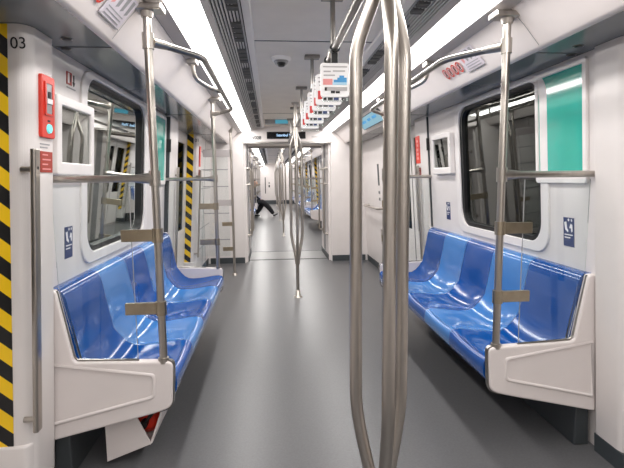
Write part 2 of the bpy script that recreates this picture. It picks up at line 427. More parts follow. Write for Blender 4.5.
for s in (1, -1):
    for a, b in ((6.67, YE-.012),):
        struct(MB().box(s*(XW-.012), s*XW, a, b, 0, .10, BASEB).build('baseboard_' + SIDE[s], lean=True))
    slab('tunnel_wall_' + SIDE[s], s*2.3, s*2.35, Y0-1, NE+1, -.5, 3, TUNNEL)

# ------------------------------------------------------------------ benches
def seat_profile():
    p = [(.800, .395), (.786, .42), (.782, .455), (.786, .487), (.800, .503), (.83, .507), (.88, .500), (.95, .488), (1.02, .478), (1.08, .475),
         (1.125, .482), (1.155, .505), (1.175, .545), (1.190, .60), (1.203, .67), (1.217, .75), (1.232, .83), (1.248, .895), (1.262, .925), (1.280, .942), (1.305, .948), (1.335, .945)]
    p = [(x + (.03 + .016*max(0, min(1, (.93-z)/.3)))*max(0, min(1, (z-.48)/.12)) if x > 1.1 else x, z) for x, z in p]; p[-1] = (1.352, .948)
    out = []
    for i in range(len(p)-1):
        a, b = Vector(p[i]), Vector(p[i+1]); k = 2
        for j in range(k): out.append(a.lerp(b, j/k))
    out.append(Vector(p[-1])); return out
PROF = seat_profile()
def seat_mesh(s, ya, yb, mat):
    rows = []; n = 14; N = len(PROF)
    for i, p in enumerate(PROF):
        t = i/(N-1); nx, nz = 0, 0
        q = PROF[min(i+1, N-1)] - PROF[max(i-1, 0)]; q.normalize(); nrm = Vector((q.y, -q.x))   # into the shell
        amp = .032 * max(0, math.sin(PI*min(1, max(0, (t-.14)/.60)))) ** .8
        row = []
        for k in range(n+1):
            u = k/n; w = (1-abs(2*u-1)**2.4)
            d = nrm * amp * (w - .5)
            x, z = p.x + d.x, p.y + d.y
            row.append((s*min(x, 1.353), ya+(yb-ya)*u, z))
        rows.append(row)
    return rows
def panel_poly(s):
    pts = [(.787, .585), (.800, .355), (.87, .330), (1.385, .212), (1.352, .948), (1.306, .948), (1.246, .60)]
    return rpoly([(s*x, z) for x, z in pts], [.035, .06, .05, .0, .012, .02, .025])
def bench(s, ya, yb, label, group, detail=True, first=BLUED):
    t = thing('bench_seat', label, 'bench', (s*1.05, (ya+yb)/2, 0), group)
    n = 5; p = (yb-ya-.05)/n
    for k in range(n):
        a = ya+.025+k*p
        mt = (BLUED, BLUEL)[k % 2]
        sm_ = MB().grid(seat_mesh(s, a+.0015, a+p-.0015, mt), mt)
        if k in (0, n-1):
            yc = a+.0015 if k == 0 else a+p-.0015
            sm_.add([(s*q.x, yc, q.y) for q in PROF] + [(s*1.352, yc, .43), (s*.84, yc, .41)], [tuple(range(len(PROF)+2))], mt)
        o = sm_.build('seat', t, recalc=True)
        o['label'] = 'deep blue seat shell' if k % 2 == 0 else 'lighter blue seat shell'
        # ridge lines along the front lip and along the top of the back
        MB().tube([(s*.812, a+.002, .5055), (s*.812, a+p-.002, .5055)], .0028, mt, 6).build('ridge', o)
    MB().prism([(s*.84, .40), (s*.84, .44), (s*1.30, .44), (s*1.30, .33), (s*1.15, .33)], 'y', ya+.03, yb-.03, UNDER).build('seat_frame', t)
    MB().prism([(s*1.305, .0), (s*1.305, .33), (s*1.37, .33), (s*1.39, .0)], 'y', ya+.02, yb-.02, UNDER).build('heater_box', t, bevel=.006)
    for e, y in ((0, ya), (1, yb)):
        ep = MB().prism(panel_poly(s), 'y', y-.024, y+.024, PANELW).build('end_panel', t, bevel=.010, seg=3)
        ep['label'] = 'off-white moulded end panel'
        f = y-.024 if e == 0 else y+.024; d = -1 if e == 0 else 1
        if detail:
            # raised trapezoid moulding on the outer face
            po = rpoly([(s*.872, .530), (s*.878, .405), (s*1.365, .288), (s*1.345, .602)], [.02, .02, 0, 0])
            pi_ = rpoly([(s*.890, .514), (s*.893, .420), (s*1.355, .310), (s*1.337, .585)], [.015, .015, 0, 0])
            g = MB(); N = len(po)
            vs = [(a, f, b) for a, b in po] + [(a, f+d*.012, b) for a, b in [( (q[0]+w[0])/2, (q[1]+w[1])/2) for q, w in zip(po, pi_)]] + [(a, f, b) for a, b in pi_]
            fs = [(r*N+i, r*N+(i+1) % N, (r+1)*N+(i+1) % N, (r+1)*N+i) for r in (0, 1) for i in range(N)]
            g.add(vs, fs, PANELW, True); g.build('moulding', ep)
        # dark rubber edge round the free front end of the panel
        fr = [q for q in panel_poly(s) if abs(q[0]) < .875]; fr = sorted(fr, key=lambda q: (-q[1]))
        ou = [(q[0] - s*.006*max(0, min(1, (.90-abs(q[0]))/.06)), q[1] + (.005 if q[1] > .57 else -.005 if q[1] < .36 else 0)) for q in fr]
        MB().prism(fr + ou[::-1], 'y', y-.012, y+.012, STEELD).build('edge_trim', ep)
        MB().tube([(s*.95, y, .592), (s*1.234, y, .605), (s*1.250, y, .625), (s*1.308, y, .944)], .006, STEELD, 8).build('glass_channel', ep)
    if detail:
        for y in (ya+.10, yb-.10, (ya+yb)/2): MB().prism([(s*1.225, .33), (s*1.225, .26), (s*1.14, .33)], 'y', y-.02, y+.02, PANELW).build('bracket', t)
    return t

def stanchion(s, y, d, label, glass_label, detail=True):
    """pole on the bench end panel; d = +1 when the bench lies beyond it"""
    x = .835
    t = thing('stanchion_pole', label, 'pole', (s*x, y, .58), 'poles on the bench ends')
    MB().tube([(s*x, y, .582), (s*x, y, 2.215)], .0185, STEEL, 16).build('pole', t)
    MB().tube([(s*x, y, .575), (s*x, y, .60)], .026, STEEL, 16).build('foot_ring', t)
    b = MB(); b.tube([(s*x, y, 2.17), (s*x, y, 2.20)], [.024, .032], STEEL, 16); b.box(s*(x-.075), s*(x+.045), y-.045, y+.045, 2.195, 2.222, STEEL)
    b.build('ceiling_bracket', t, bevel=.006)
    MB().tube([(s*x, y, 2.035), (s*x, y, 2.105)], .0255, STEEL, 16).build('collar', t)
    # bar to the wall
    wx = 1.312
    w = MB(); w.tube([(s*(x+.0), y, 1.46), (s*(x+.05), y, 1.46), (s*(x+.10), y, 1.46), (s*wx, y, 1.46)], [.026, .023, .0165, .0165], STEEL, 12)
    w.build('wall_bar', t)
    MB().tube([(s*x, y, 1.425), (s*x, y, 1.495)], .0255, STEEL, 16).build('collar', t)
    for z in (1.195, .845):
        c = MB(); c.tube([(s*x, y, z-.033), (s*x, y, z+.033)], .0255, BRASS, 16); c.box(s*(x+.015), s*(x+.165), y-.011, y+.011, z-.028, z+.028, BRASS)
        c.build('glass_clip', t, bevel=.002)
    g = MB().prism([(s*.955, .600), (s*1.225, .612), (s*1.298, .962), (s*1.298, 1.435), (s*.955, 1.435)], 'y', y-.003, y+.003, SCREEN)
    go = tag(g.build('glass_screen'), glass_label, 'glass screen', 'clear draught screens on the bench ends')
    MB().box(s*.9535, s*.9555, y-.0032, y+.0032, .602, 1.434, GREYP).build('polished_edge', go)

def overhead(s, ya, yb, label):
    t = thing('overhead_rail', label, 'handrail', (s*.64, (ya+yb)/2, 2.05), 'grab rails above the benches')
    x = .835; r = .633
    p = smoothpath([(s*(x-.02), ya+.012, 2.07), (s*r, ya+.29, 2.072), (s*r, yb-.29, 2.072), (s*(x-.02), yb-.012, 2.07)], .07)
    MB().tube(p, .0165, STEELD, 12).build('rail', t)
    for yy, d in ((ya, 1), (yb, -1)):
        MB().tube([(s*(x-.012), yy+d*.016, 2.07), (s*(x-.05), yy+d*.065, 2.071), (s*(x-.09), yy+d*.125, 2.071)], [.026, .024, .017], STEEL, 12, flat=.8).build('fork', t)
    for yy in ((ya+yb)/2-.19,):
        b = MB(); pp = smoothpath([(s*.80, yy, 2.222), (s*.79, yy+.02, 2.12), (s*.72, yy+.14, 2.088), (s*r, yy+.27, 2.074)], .06)
        b.tube(pp, .0135, STEEL, 10); b.build('brace', t)
        MB().box(s*.765, s*.83, yy-.04, yy+.04, 2.205, 2.235, STEEL).build('mount', t, bevel=.005)

BAYS = [(2.25, 4.66, 'in the near car', True), (13.05, 15.48, 'first past the gangway', False), (17.55, 19.98, 'second past the gangway', False), (22.05, 24.48, 'last past the gangway', False)]
for ya, yb, where, det in BAYS:
    for s in (1, -1):
        bench(s, ya, yb, 'row of five moulded blue seats on the %s side, %s' % (SIDE[s], where), 'moulded blue benches', det)
        for y, d, w in ((ya, 1, 'near'), (yb, -1, 'far')):
            stanchion(s, y, d, 'steel pole on %s end of %s bench, %s' % (w, SIDE[s], where),
                      'clear glass screen on %s end of %s bench, %s' % (w, SIDE[s], where))
        overhead(s, ya, yb, 'bent steel grab rail above %s bench, %s' % (SIDE[s], where))

# ------------------------------------------------------------------ centre poles of three bowed tubes
def bundle(y, label, x=0.01):
    t = thing('triple_grab_pole', label, 'pole', (x, y, 0), 'three-tube poles along the middle of the aisle')
    def ss(a): a = min(1, max(0, a)); return a*a*(3-2*a)
    for a in (150, 270, 30):
        a = math.radians(a); pts = []
        zs = [.41 + i*.026 for i in range(17)] + [1.0, 1.2, 1.4, 1.6] + [1.70 + i*.022 for i in range(16)]
        for z in zs:
            r = .013 + .067*ss((z-.40)/.42)*ss((2.01-z)/.24)
            pts.append((x + r*math.cos(a), y + r*math.sin(a), z))
        MB().tube(pts, .0185, STEEL, 14).build('bowed_tube', t)
    MB().tube([(x, y, .02), (x, y, .49)], .0205, STEEL, 16).build('stem', t)
    b = MB(); b.tube([(x, y, 0.0), (x, y, .012), (x, y, .0121), (x, y, .085), (x, y, .0855)], [.055, .05, .029, .029, .021], STEEL, 20); b.build('floor_flange', t)
    MB().tube([(x, y, 1.99), (x, y, 2.345)], .0205, STEEL, 16).build('upper_stem', t)
    MB().tube([(x, y, 2.322), (x, y, 2.345)], [.04, .052], STEEL, 20).build('ceiling_flange', t)
bundle(1.3, 'large steel pole of three bowed tubes close to the camera')
bundle(5.7, 'steel pole of three bowed tubes standing in the aisle before the gangway')
for y, w in zip(NDOORS, ('just beyond the gangway', 'second beyond the gangway', 'third beyond the gangway', 'farthest down the next car')):
    bundle(y, 'small distant steel pole of three bowed tubes, ' + w)

# ceiling handrail with its hangers
RZ = 2.075
def rail(y0, y1, hang, label):
    t = thing('ceiling_handrail', label, 'handrail', (.02, (y0+y1)/2, RZ))
    MB().tube([(.02, y0, RZ), (.02, y1, RZ)], .0175, STEELD, 14).build('rail', t)
    for y in hang:
        h = MB(); h.tube([(.02, y, RZ+.01), (.02, y, 2.345)], .0125, STEELD, 10)
        o = h.build('hanger', t)
        MB().box(-.035, .075, y-.035, y+.035, 2.322, 2.345, STEELD).build('mounting_plate', o, bevel=.004)
        MB().tube([(.02, y-.035, RZ), (.02, y+.035, RZ)], .0235, STEEL, 14).build('clamp', o)
rail(-3.0, 8.1, (-1.0, .25, 2.41, 3.56, 4.75, 6.07, 7.2), 'long straight steel handrail hung under the middle of the near ceiling')
rail(9.7, 27.6, (10.6, 13.3, 14.6, 18.0, 19.4, 22.5, 24), 'straight steel handrail under the ceiling of the next car')

# hanging straps with advert cards
def strap(y, label, group, kind=0, x=.02):
    t = thing('hanging_strap', label, 'strap', (x, y, 1.86), group)
    l = MB(); l.tube([(x, y-.018, RZ), (x, y+.018, RZ)], .0245, BLACK, 12); l.box(x-.016, x+.016, y-.006, y+.006, 1.99, RZ-.015, BLACK)
    l.build('loop', t, bevel=.003)
    c = MB().prism(rrect(x-.070, x+.070, 1.845, 2.006, .014), 'y', y-.007, y+.007, WHITEP).build('handle_card', t, bevel=.002)
    p = MB(); f0, f1 = y-.0085, y-.0068
    def q(a, b, c0, c1, m): p.box(x+a, x+b, f0, f1, 1.845+c0, 1.845+c1, m)
    q(-.058, .060, .140, .146, GREYT)
    if kind == 0:
        q(-.055, -.02, .118, .124, GREYT); q(-.01, .05, .120, .126, GREYT); q(-.055, .0, .100, .106, GREYT)
        q(-.058, -.012, .058, .086, PINKP); q(-.012, .058, .058, .070, PALEB); q(.012, .058, .070, .092, BLUEP); q(.022, .045, .092, .102, BLUEP); q(-.006, .014, .070, .082, BLUEP)
        q(-.05, .06, .030, .048, GREYT); q(-.02, .0, .018, .030, INK); q(.004, .024, .018, .028, INK); q(-.05, -.04, .03, .045, REDP)
    else:
        q(-.055, .05, .118, .126, GREYT); q(-.05, .03, .10, .107, GREYT); q(-.058, -.036, .03, .075, REDP); q(-.028, -.012, .024, .05, INK)
        q(-.004, .022, .024, .044, INK); q(.028, .055, .024, .056, NAVY); q(-.03, .055, .062, .07, PINKP); q(-.01, .01, .05, .06, DRED)
    p.build('advert_print', c)
    # small hand loop under the card
    MB().tube(smoothpath([(x-.058, y, 1.848), (x-.060, y, 1.828), (x+.060, y, 1.828), (x+.058, y, 1.848)], .03), .005, SCREEN, 8).build('grip', t)
nth = ('nearest', 'second nearest', 'third nearest', 'fourth nearest', 'fifth nearest', 'farthest')
for k in range(6):
    strap((2.35, 2.60, 2.82, 3.13, 3.46, 3.80)[k], ('strap with pink and blue card' if k == 0 else 'strap with red and black card') + ', %s on the near ceiling rail' % nth[k], 'advert straps on the near ceiling rail', 0 if k < 1 else 1)
for k in range(6):
    strap(13.2 + k*.8, 'tiny distant strap with red print, %s in the next car' % nth[k], 'advert straps in the next car', 1)
# grey dome camera, displays
t = thing('dome_camera', 'white dome camera with black lens on the ceiling left of the handrail', 'camera', (-.205, 3.62, 2.345))
MB().tube([(-.205, 3.62, 2.347), (-.205, 3.62, 2.330), (-.205, 3.62, 2.318)], [.072, .072, .062], WHITEP, 24).build('base', t)
MB().tube([(-.205, 3.62, 2.318), (-.205, 3.62, 2.298), (-.205, 3.62, 2.284), (-.205, 3.62, 2.276)], [.056, .046, .028, .008], GREYP, 24).build('dome', t)
MB().tube([(-.205, 3.585, 2.296), (-.205, 3.585, 2.272)], [.034, .022], BLACK, 16).build('lens', t)
t = thing('ceiling_display', 'grey and blue screen hanging flat from the ceiling before the gangway', 'screen', (-.2, 7.3, 2.25))
MB().box(-.365, -.01, 7.28, 7.34, 2.275, 2.345, GREYP).build('housing', t, bevel=.005)
MB().box(-.21, -.02, 7.274, 7.281, 2.283, 2.338, SCRB2).build('screen', t)
t = thing('destination_sign', 'black destination sign with pale blue lettering above the gangway opening', 'sign', (0, 8.18, 2.13))
MB().box(-.345, .315, 8.172, 8.199, 2.135, 2.25, SCRD).build('housing', t, bevel=.004)
text('lettering', 'Istanbul Vadi', .062, (-.02, 8.170, 2.192), (1, 0, 0), (0, 0, 1), LEDT, t)
tag(text('car_number', 'V028', .075, (-.52, 8.1985, 2.15), (1, 0, 0), (0, 0, 1), DARK, bold=.003), 'grey car number painted left of the black sign', 'number')
tag(MB().box(.42, .62, 8.194, 8.2005, 2.155, 2.175, GREYT).build('notice_line'), 'faint grey line of print right of the black sign', 'notice')

def on_wall(s, x0, x1, y0, y1, z0, z1, mat, name, parent=None, bevel=0):
    return MB().box(s*x0, s*x1, y0, y1, z0, z1, mat).build(name, parent, lean=True, bevel=bevel)

# ------------------------------------------------------------------ wall fittings
def monitor(s, ya, yb, label):
    t = thing('wall_monitor', label, 'monitor', (s*1.3, (ya+yb)/2, 1.5), 'white framed wall monitors')
    o = rrect(ya, yb, 1.480, 1.845, .015); i = rrect(ya+.05, yb-.045, 1.54, 1.80, .004)
    MB().ring(o, i, 'x', s*(XW-.045), s*XW, FRAMEW).build('housing', t, lean=True, bevel=.006)
    on_wall(s, XW-.034, XW-.028, ya+.045, yb-.04, 1.535, 1.805, MONG, 'glass', t)
    on_wall(s, XW-.012, XW-.002, ya+.045, yb-.04, 1.535, 1.805, pm('screen_backing', rgb(112, 104, 104), .4), 'screen', t)
monitor(-1, 2.265, 2.715, 'white framed monitor with dark screen on the left wall before the window')
monitor(1, 4.03, 4.50, 'white framed monitor with dark screen on the right wall beyond the window')
def green_panel(s, ya, yb, label):
    t = thing('advert_panel', label, 'panel', (s*1.3, (ya+yb)/2, 1.46), 'turquoise glass panels')
    MB().ring(rrect(ya-.03, yb+.03, 1.41, 2.04, .02), rrect(ya, yb, 1.450, 2.010, .004), 'x', s*(XW-.018), s*XW, FRAMEW).build('frame', t, lean=True, bevel=.004)
    on_wall(s, XW-.010, XW-.002, ya-.004, yb+.004, 1.445, 2.015, GREEN, 'glass', t)
green_panel(1, 2.315, 2.715, 'turquoise glass advert panel on the right wall nearest the camera')
green_panel(-1, 4.22, 4.60, 'turquoise glass advert panel on the left wall beyond the window')
def seat_sticker(s, y, label):
    t = thing('priority_seat_sticker', label, 'sticker', (s*1.33, y, 1.06), 'blue priority seat stickers')
    x0, x1 = XW-.0025, XW-.0005
    on_wall(s, x0, x1, y-.046, y+.046, 1.062, 1.222, NAVY, 'backing', t)
    m = MB(); X = s*(XW-.0035)
    def fl(pts): m.add([(X, y + (-s)*a, z) for a, z in pts], [tuple(range(len(pts)))], WHITEP)
    fl([(-.038, 1.195), (-.018, 1.20), (-.012, 1.165), (.0, 1.150), (-.006, 1.140), (-.03, 1.155)])
    fl([(.006, 1.165), (.018, 1.19), (.034, 1.185), (.036, 1.15), (.026, 1.142), (.02, 1.165)])
    fl([(-.008, 1.21), (.0, 1.218), (.010, 1.21), (.0, 1.20)]); fl([(.02, 1.214), (.03, 1.216), (.034, 1.205), (.024, 1.20)])
    fl([(-.036, 1.130), (.036, 1.130), (.036, 1.124), (-.036, 1.124)]); fl([(-.036, 1.114), (.016, 1.114), (.016, 1.108), (-.036, 1.108)])
    m.build('pictogram', t, lean=True, recalc=False)
seat_sticker(-1, 2.485, 'navy priority seat sticker on the left wall under the monitor')
seat_sticker(1, 2.455, 'navy priority seat sticker on the right wall under the turquoise panel')
seat_sticker(1, 4.235, 'small navy priority seat sticker on the right wall under the monitor')
# pictogram stickers on the curved cove panels
def cove_pt(t, out=.004):
    p0, p1, p2 = Vector((.838, 2.232)), Vector((.905, 2.17)), Vector((.985, 2.07))
    p = p0*(1-t)**2 + p1*2*t*(1-t) + p2*t*t; d = (p1-p0)*2*(1-t) + (p2-p1)*2*t; d.normalize()
    return p + Vector((-abs(d.y), -abs(d.x)))*out
def cove_poly(m, s, pts, mat, out=.004):
    m.add([(s*cove_pt(t, out).x, y, cove_pt(t, out).y) for y, t in pts], [tuple(range(len(pts)))], mat)
def cove_stickers(s, y0, d, where):
    for k in range(4):
        yc = y0 + d*k*.074; 
        t = thing('prohibition_sticker', 'round red-ringed sticker on %s cove, %s from the poster' % (SIDE[s], ('first', 'second', 'third', 'fourth')[k]), 'sticker', (s*.9, yc, 2.12), 'red ring stickers on the cove panels')
        b = MB(); cove_poly(b, s, [(yc+.034*math.cos(a), .55+.19*math.sin(a)) for a in [2*PI*i/20 for i in range(20)]], WHITEP, .004); b.build('backing', t, recalc=False)
        m = MB(); N = 22
        for i in range(N):
            a, b2 = 2*PI*i/N, 2*PI*(i+1)/N
            cove_poly(m, s, [(yc+.033*math.cos(a), .55+.18*math.sin(a)), (yc+.033*math.cos(b2), .55+.18*math.sin(b2)), (yc+.026*math.cos(b2), .55+.135*math.sin(b2)), (yc+.025*math.cos(a), .55+.135*math.sin(a))], RED, .007)
        cove_poly(m, s, [(yc-.022, .45), (yc-.017, .43), (yc+.022, .65), (yc+.017, .67)], DRED, .0085); m.build('ring', t, recalc=False)
        g = MB(); cove_poly(g, s, [(yc-.010, .47), (yc+.010, .46), (yc+.012, .6), (yc-.006, .63)], INK, .006)
        cove_poly(g, s, [(yc-.006, .635), (yc+.004, .63), (yc+.005, .67), (yc-.005, .675)], INK, .006); g.build('pictogram', t, recalc=False)
    e = y0 - d*.055; f = e - d*.23
    t = thing('notice_poster', 'white notice poster beside the ring stickers on the %s cove' % SIDE[s], 'poster', (s*.9, (e+f)/2, 2.12), 'notices on the cove panels')
    b = MB(); cove_poly(b, s, [(e, .15), (f, .15), (f, .82), (e, .82)], pm('poster_grey', rgb(216, 208, 216), .5), .004); b.build('sheet', t, recalc=False)
    m = MB()
    for k in range(4):
        a = e - d*(.015+k*.053); cove_poly(m, s, [(a, .2), (a-d*.03, .2), (a-d*.036, .5), (a-d*.012, .55)], (PINKP, GREYP, GREYP, GREYP)[k], .006)
    for k in range(3): cove_poly(m, s, [(e-d*.03, .60+k*.07), (f+d*.03, .60+k*.07), (f+d*.03, .62+k*.07), (e-d*.03, .62+k*.07)], GREYP, .006)
    cove_poly(m, s, [(e,   .80), (f, .80), (f, .82), (e, .82)], GREYP, .006)
    m.build('print', t, recalc=False)
cove_stickers(1, 3.01, 1, 'right'); cove_stickers(-1, 1.92, -1, 'left')
m = MB()
for s in (1, -1):
    for y in (2.225, 4.70): cove_poly(m, s, [(y-.0025, 0), (y+.0025, 0), (y+.0025, .5), (y-.0025, .5)], GREYP, .002); cove_poly(m, s, [(y-.0025, .5), (y+.0025, .5), (y+.0025, 1), (y-.0025, 1)], GREYP, .002)
struct(m.build('trim_60', recalc=False))
# soffit downlight holes
for s in (1, -1):
    for x, y, w in ((1.165, 2.20, 'nearer'), (1.235, 2.36, 'farther')):
        t = thing('soffit_fixing', 'round dark fixing in %s grey soffit above the pillar, %s one' % (SIDE[s], w), 'fixing', (s*x, y, 2.055), 'round fixings in the soffits')
        MB().tube([(s*x, y, 2.0625), (s*x, y, 2.058)], .024, STEELD, 18).build('rim', t); MB().tube([(s*x, y, 2.0585), (s*x, y, 2.0565)], .018, BLACK, 18).build('socket', t)
# left pillar: number, call box, notice plates
PX = 1.272
tag(text('door_number', '03', .062, (-1.268, 1.9975, 1.985), (1, 0, 0), (0, 0, 1), INK), 'black number 03 on the left pillar beside the striped tape', 'number')
tag(text('door_number', '01', .062, (-1.265, 6.4975, 1.975), (1, 0, 0), (0, 0, 1), INK), 'small black number 01 on the far left door pillar', 'number')
tag(text('door_number', '01', .075, (-1.17, 1.62, 2.0622), (1, 0, 0), (0, 1, 0), GREYT), 'faint pale number 01 on the grey soffit above the left tape', 'number')
def callbox(s, ya, yb, z0, z1, label):
    t = thing('emergency_call_box', label, 'call box', (s*1.26, (ya+yb)/2, z0))
    zz = lambda q: z0+(z1-z0)*q
    MB().prism(rrect(ya, yb, z0, z1, .012), 'x', s*(PX-.014), s*(PX+.004), RED).build('housing', t, lean=True, bevel=.004)
    MB().ring(rrect(ya+.022, yb-.022, zz(.36), zz(.90), .006), rrect(ya+.034, yb-.034, zz(.39), zz(.87), .004), 'x', s*(PX-.019), s*(PX-.013), RED).build('cover_frame', t, lean=True)
    on_wall(s, PX-.0165, PX-.0135, ya+.034, yb-.034, zz(.39), zz(.87), GREYP, 'window', t)
    on_wall(s, PX-.021, PX-.016, (ya+yb)/2-.022, (ya+yb)/2+.022, zz(.55), zz(.63), WHITEP, 'handle', t)
    on_wall(s, PX-.0212, PX-.0212+.004, (ya+yb)/2-.010, (ya+yb)/2+.010, zz(.63), zz(.74), INK, 'pictogram', t)
    MB().tube([(s*(PX-.014), (ya+yb)/2, zz(.15)), (s*(PX-.022), (ya+yb)/2, zz(.15))], [.021, .018], CYAN, 18).build('button', t, lean=True)
    on_wall(s, PX-.016, PX-.0135, ya+.05, yb-.05, zz(.26), zz(.29), INK, 'speaker_slot', t)
callbox(-1, 2.080, 2.200, 1.635, 1.893, 'red emergency call box with cyan button on the near left pillar')
def info_plate(s, ya, yb, z0, z1, label, lines=4):
    PX = 1.272 + (.022 if s > 0 else 0)
    t = thing('instruction_plate', label, 'sign', (s*1.26, (ya+yb)/2, z0))
    on_wall(s, PX-.004, PX+.002, ya, yb, z0, z1, DRED, 'plate', t)
    m = MB()
    for k in range(lines):
        z = z1 - (z1-z0)*(k+.7)/(lines+.4); m.box(s*(PX-.0055), s*(PX-.0035), ya+.012, yb-(.02 if k % 2 else .045), z-.003, z+.003, PINKP)
    m.build('print', t, lean=True)
info_plate(-1, 2.090, 2.195, 1.490, 1.578, 'dark red instruction plate under the call box on the near left pillar')
m = MB()
for k in range(2): m.box(-(PX-.002), -(PX+.001), 2.09, 2.175-.02*k, 1.606-k*.014, 1.611-k*.014, GREYP)
tag(m.build('notice_lines', lean=True), 'two lines of fine grey print between the call box and the red plate', 'notice')
t = thing('exit_pictogram', 'small dark red exit door pictogram with arrow on the left wall above the monitor', 'sticker', (-1.3, 2.60, 1.93))
on_wall(-1, XW-.003, XW, 2.465, 2.525, 1.925, 1.985, DRED, 'door_symbol', t)
m = MB(); m.box(-(XW-.004), -(XW-.0005), 2.476, 2.494, 1.932, 1.98, WHITEP); m.box(-(XW-.004), -(XW-.0005), 2.502, 2.510, 1.94, 1.975, INK); m.build('figure', t, lean=True)
m = MB(); m.box(-(XW-.003), -XW, 2.548, 2.556, 1.94, 1.98, INK); m.prism([(2.538, 1.945), (2.566, 1.945), (2.552, 1.925)], 'x', -(XW-.003), -XW, INK); m.build('arrow', t, lean=True)
on_wall(-1, XW-.003, XW, 2.47, 2.57, 1.908, 1.913, GREYP, 'caption', t)
# right far pillar: tall red sign and small plate
t = thing('emergency_sign', 'tall red emergency sign on the right pillar beyond the bench', 'sign', (1.25, 4.96, 1.6))
on_wall(1, PX+.016, PX+.03, 4.90, 5.03, 1.60, 1.885, RED, 'plate', t)
m = MB()
for k in range(5): m.box(PX+.0145, PX+.0165, 4.94, 4.99, 1.64+k*.045, 1.665+k*.045, PINKP)
m.build('print', t, lean=True)
info_plate(1, 4.90, 5.02, 1.47, 1.555, 'small dark red plate below the tall red sign on the right pillar', 3)
t = thing('emergency_sign', 'narrow red sign on the far left door pillar below the number 01', 'sign', (-1.25, 6.57, 1.63))
on_wall(-1, PX-.006, PX+.002, 6.53, 6.64, 1.63, 1.90, RED, 'plate', t); on_wall(-1, PX-.0075, PX-.005, 6.565, 6.605, 1.67, 1.86, PINKP, 'print', t)
info_plate(-1, 6.53, 6.64, 1.50, 1.59, 'small dark red plate low on the far left door pillar', 3)

# left wall beyond the second door: cabinet seams and the glass partition
m = MB()
for z in (.42, .72, 1.02, 1.32, 1.60, 1.86): m.box(-(XW-.003), -XW, 6.70, 8.19, z-.006, z+.006, GREYP)
m.box(-(XW-.003), -XW, 7.44, 7.452, .1, 2.05, GREYP)
struct(m.build('trim_53', lean=True))
t = thing('glass_partition', 'glass partition with white top band beside the left wall before the gangway', 'partition', (-1.07, 7.18, 0))
MB().tube([(-.875, 7.18, 0), (-.875, 7.18, 2.20)], .0185, STEEL, 14).build('pole', t)
MB().tube([(-.875, 7.18, 0), (-.875, 7.18, .03)], [.045, .03], STEEL, 16).build('floor_flange', t)
MB().tube([(-.875, 7.18, 2.14), (-.875, 7.18, 2.22)], [.022, .045], STEEL, 16).build('ceiling_bracket', t)
MB().box(-.895, -1.285, 7.165, 7.195, 1.785, 1.895, STRIPG).build('top_band', t, bevel=.004)
MB().box(-.895, -1.15, 7.165, 7.195, 1.06, 1.155, STRIPG).build('middle_band', t, bevel=.004)
MB().prism([(-.93, .30), (-1.375, .30), (-1.285, 1.785), (-.93, 1.785)], 'y', 7.177, 7.183, SCREEN).build('pane', t)
for z in (.785, .405): MB().box(-.86, -1.04, 7.168, 7.192, z-.03, z+.03, BRASS).build('glass_clip', t, bevel=.002)
m = MB()
for z in (.55, .95, 1.35, 1.6): m.box(-.93, -1.30, 7.172, 7.188, z-.007, z+.007, GREYP)
m.build('cross_strip', t)
# right wall beyond the second door
t = thing('wall_slot', 'narrow dark vertical slot high on the right wall beyond the second door', 'slot', (1.3, 7.0, 1.3))
on_wall(1, XW-.006, XW, 6.96, 7.04, 1.34, 1.66, DARK, 'grille', t)
for k, z in enumerate((1.235, 1.135)):
    t = thing('wall_switch', 'tiny square grey switch on the right wall under the dark slot, %s' % ('upper' if k == 0 else 'lower'), 'switch', (1.32, 7.0, z-.02), 'square switches on the right wall')
    on_wall(1, XW-.007, XW, 6.955, 7.035, z-.025, z+.025, GREYP, 'plate', t, .002); on_wall(1, XW-.011, XW-.006, 6.975, 7.015, z-.012, z+.012, DARK, 'key', t)
t = thing('leaning_rail', 'short horizontal steel leaning rail on the right wall beyond the second door', 'rail', (1.25, 7.25, .99))
MB().tube(smoothpath([(1.345, 7.80, 1.0), (1.25, 7.80, 1.0), (1.25, 6.80, 1.0), (1.345, 6.80, 1.0)], .05), .017, STEEL, 10).build('rail', t)
for y in (7.80, 6.80): MB().tube([(1.335, y, 1.0), (1.35, y, 1.0)], .03, STEEL).build('rosette', t)
t = thing('lock_box', 'small steel lock box low on the right wall under the leaning rail', 'box', (1.36, 6.9, .45))
on_wall(1, XW-.02, XW, 6.78, 6.98, .45, .68, STEELD, 'body', t, .006); on_wall(1, XW-.026, XW-.02, 6.80, 6.96, .47, .66, STEEL, 'lid', t, .004)
# blue display on the right cove above the second door
def slanted_box(m, y0, y1, p, q, th, mat, off=0.0):
    p, q = Vector(p), Vector(q); d = (q-p).normalized(); nr = Vector((-abs(d.y), -abs(d.x)))
    a, b = p+nr*off, q+nr*off; c, e = q+nr*(off+th), p+nr*(off+th)
    m.prism([tuple(a), tuple(b), tuple(c), tuple(e)], 'y', y0, y1, mat); return m
t = thing('route_display', 'pale blue route display screen on the right cove above the second door', 'screen', (.92, 5.75, 2.08))
slanted_box(MB(), 5.12, 6.25, (.865, 2.215), (.968, 2.09), .028, DARK, -.005).build('housing', t, bevel=.004)
slanted_box(MB(), 5.16, 6.21, (.870, 2.207), (.961, 2.098), .004, SCRB, .022).build('screen', t)
m = MB()
for y, w in ((5.3, .2), (5.6, .15), (5.85, .25)): slanted_box(m, y, y+w, (.897, 2.175), (.917, 2.15), .002, BLUEP, .026)
m.build('print', t)

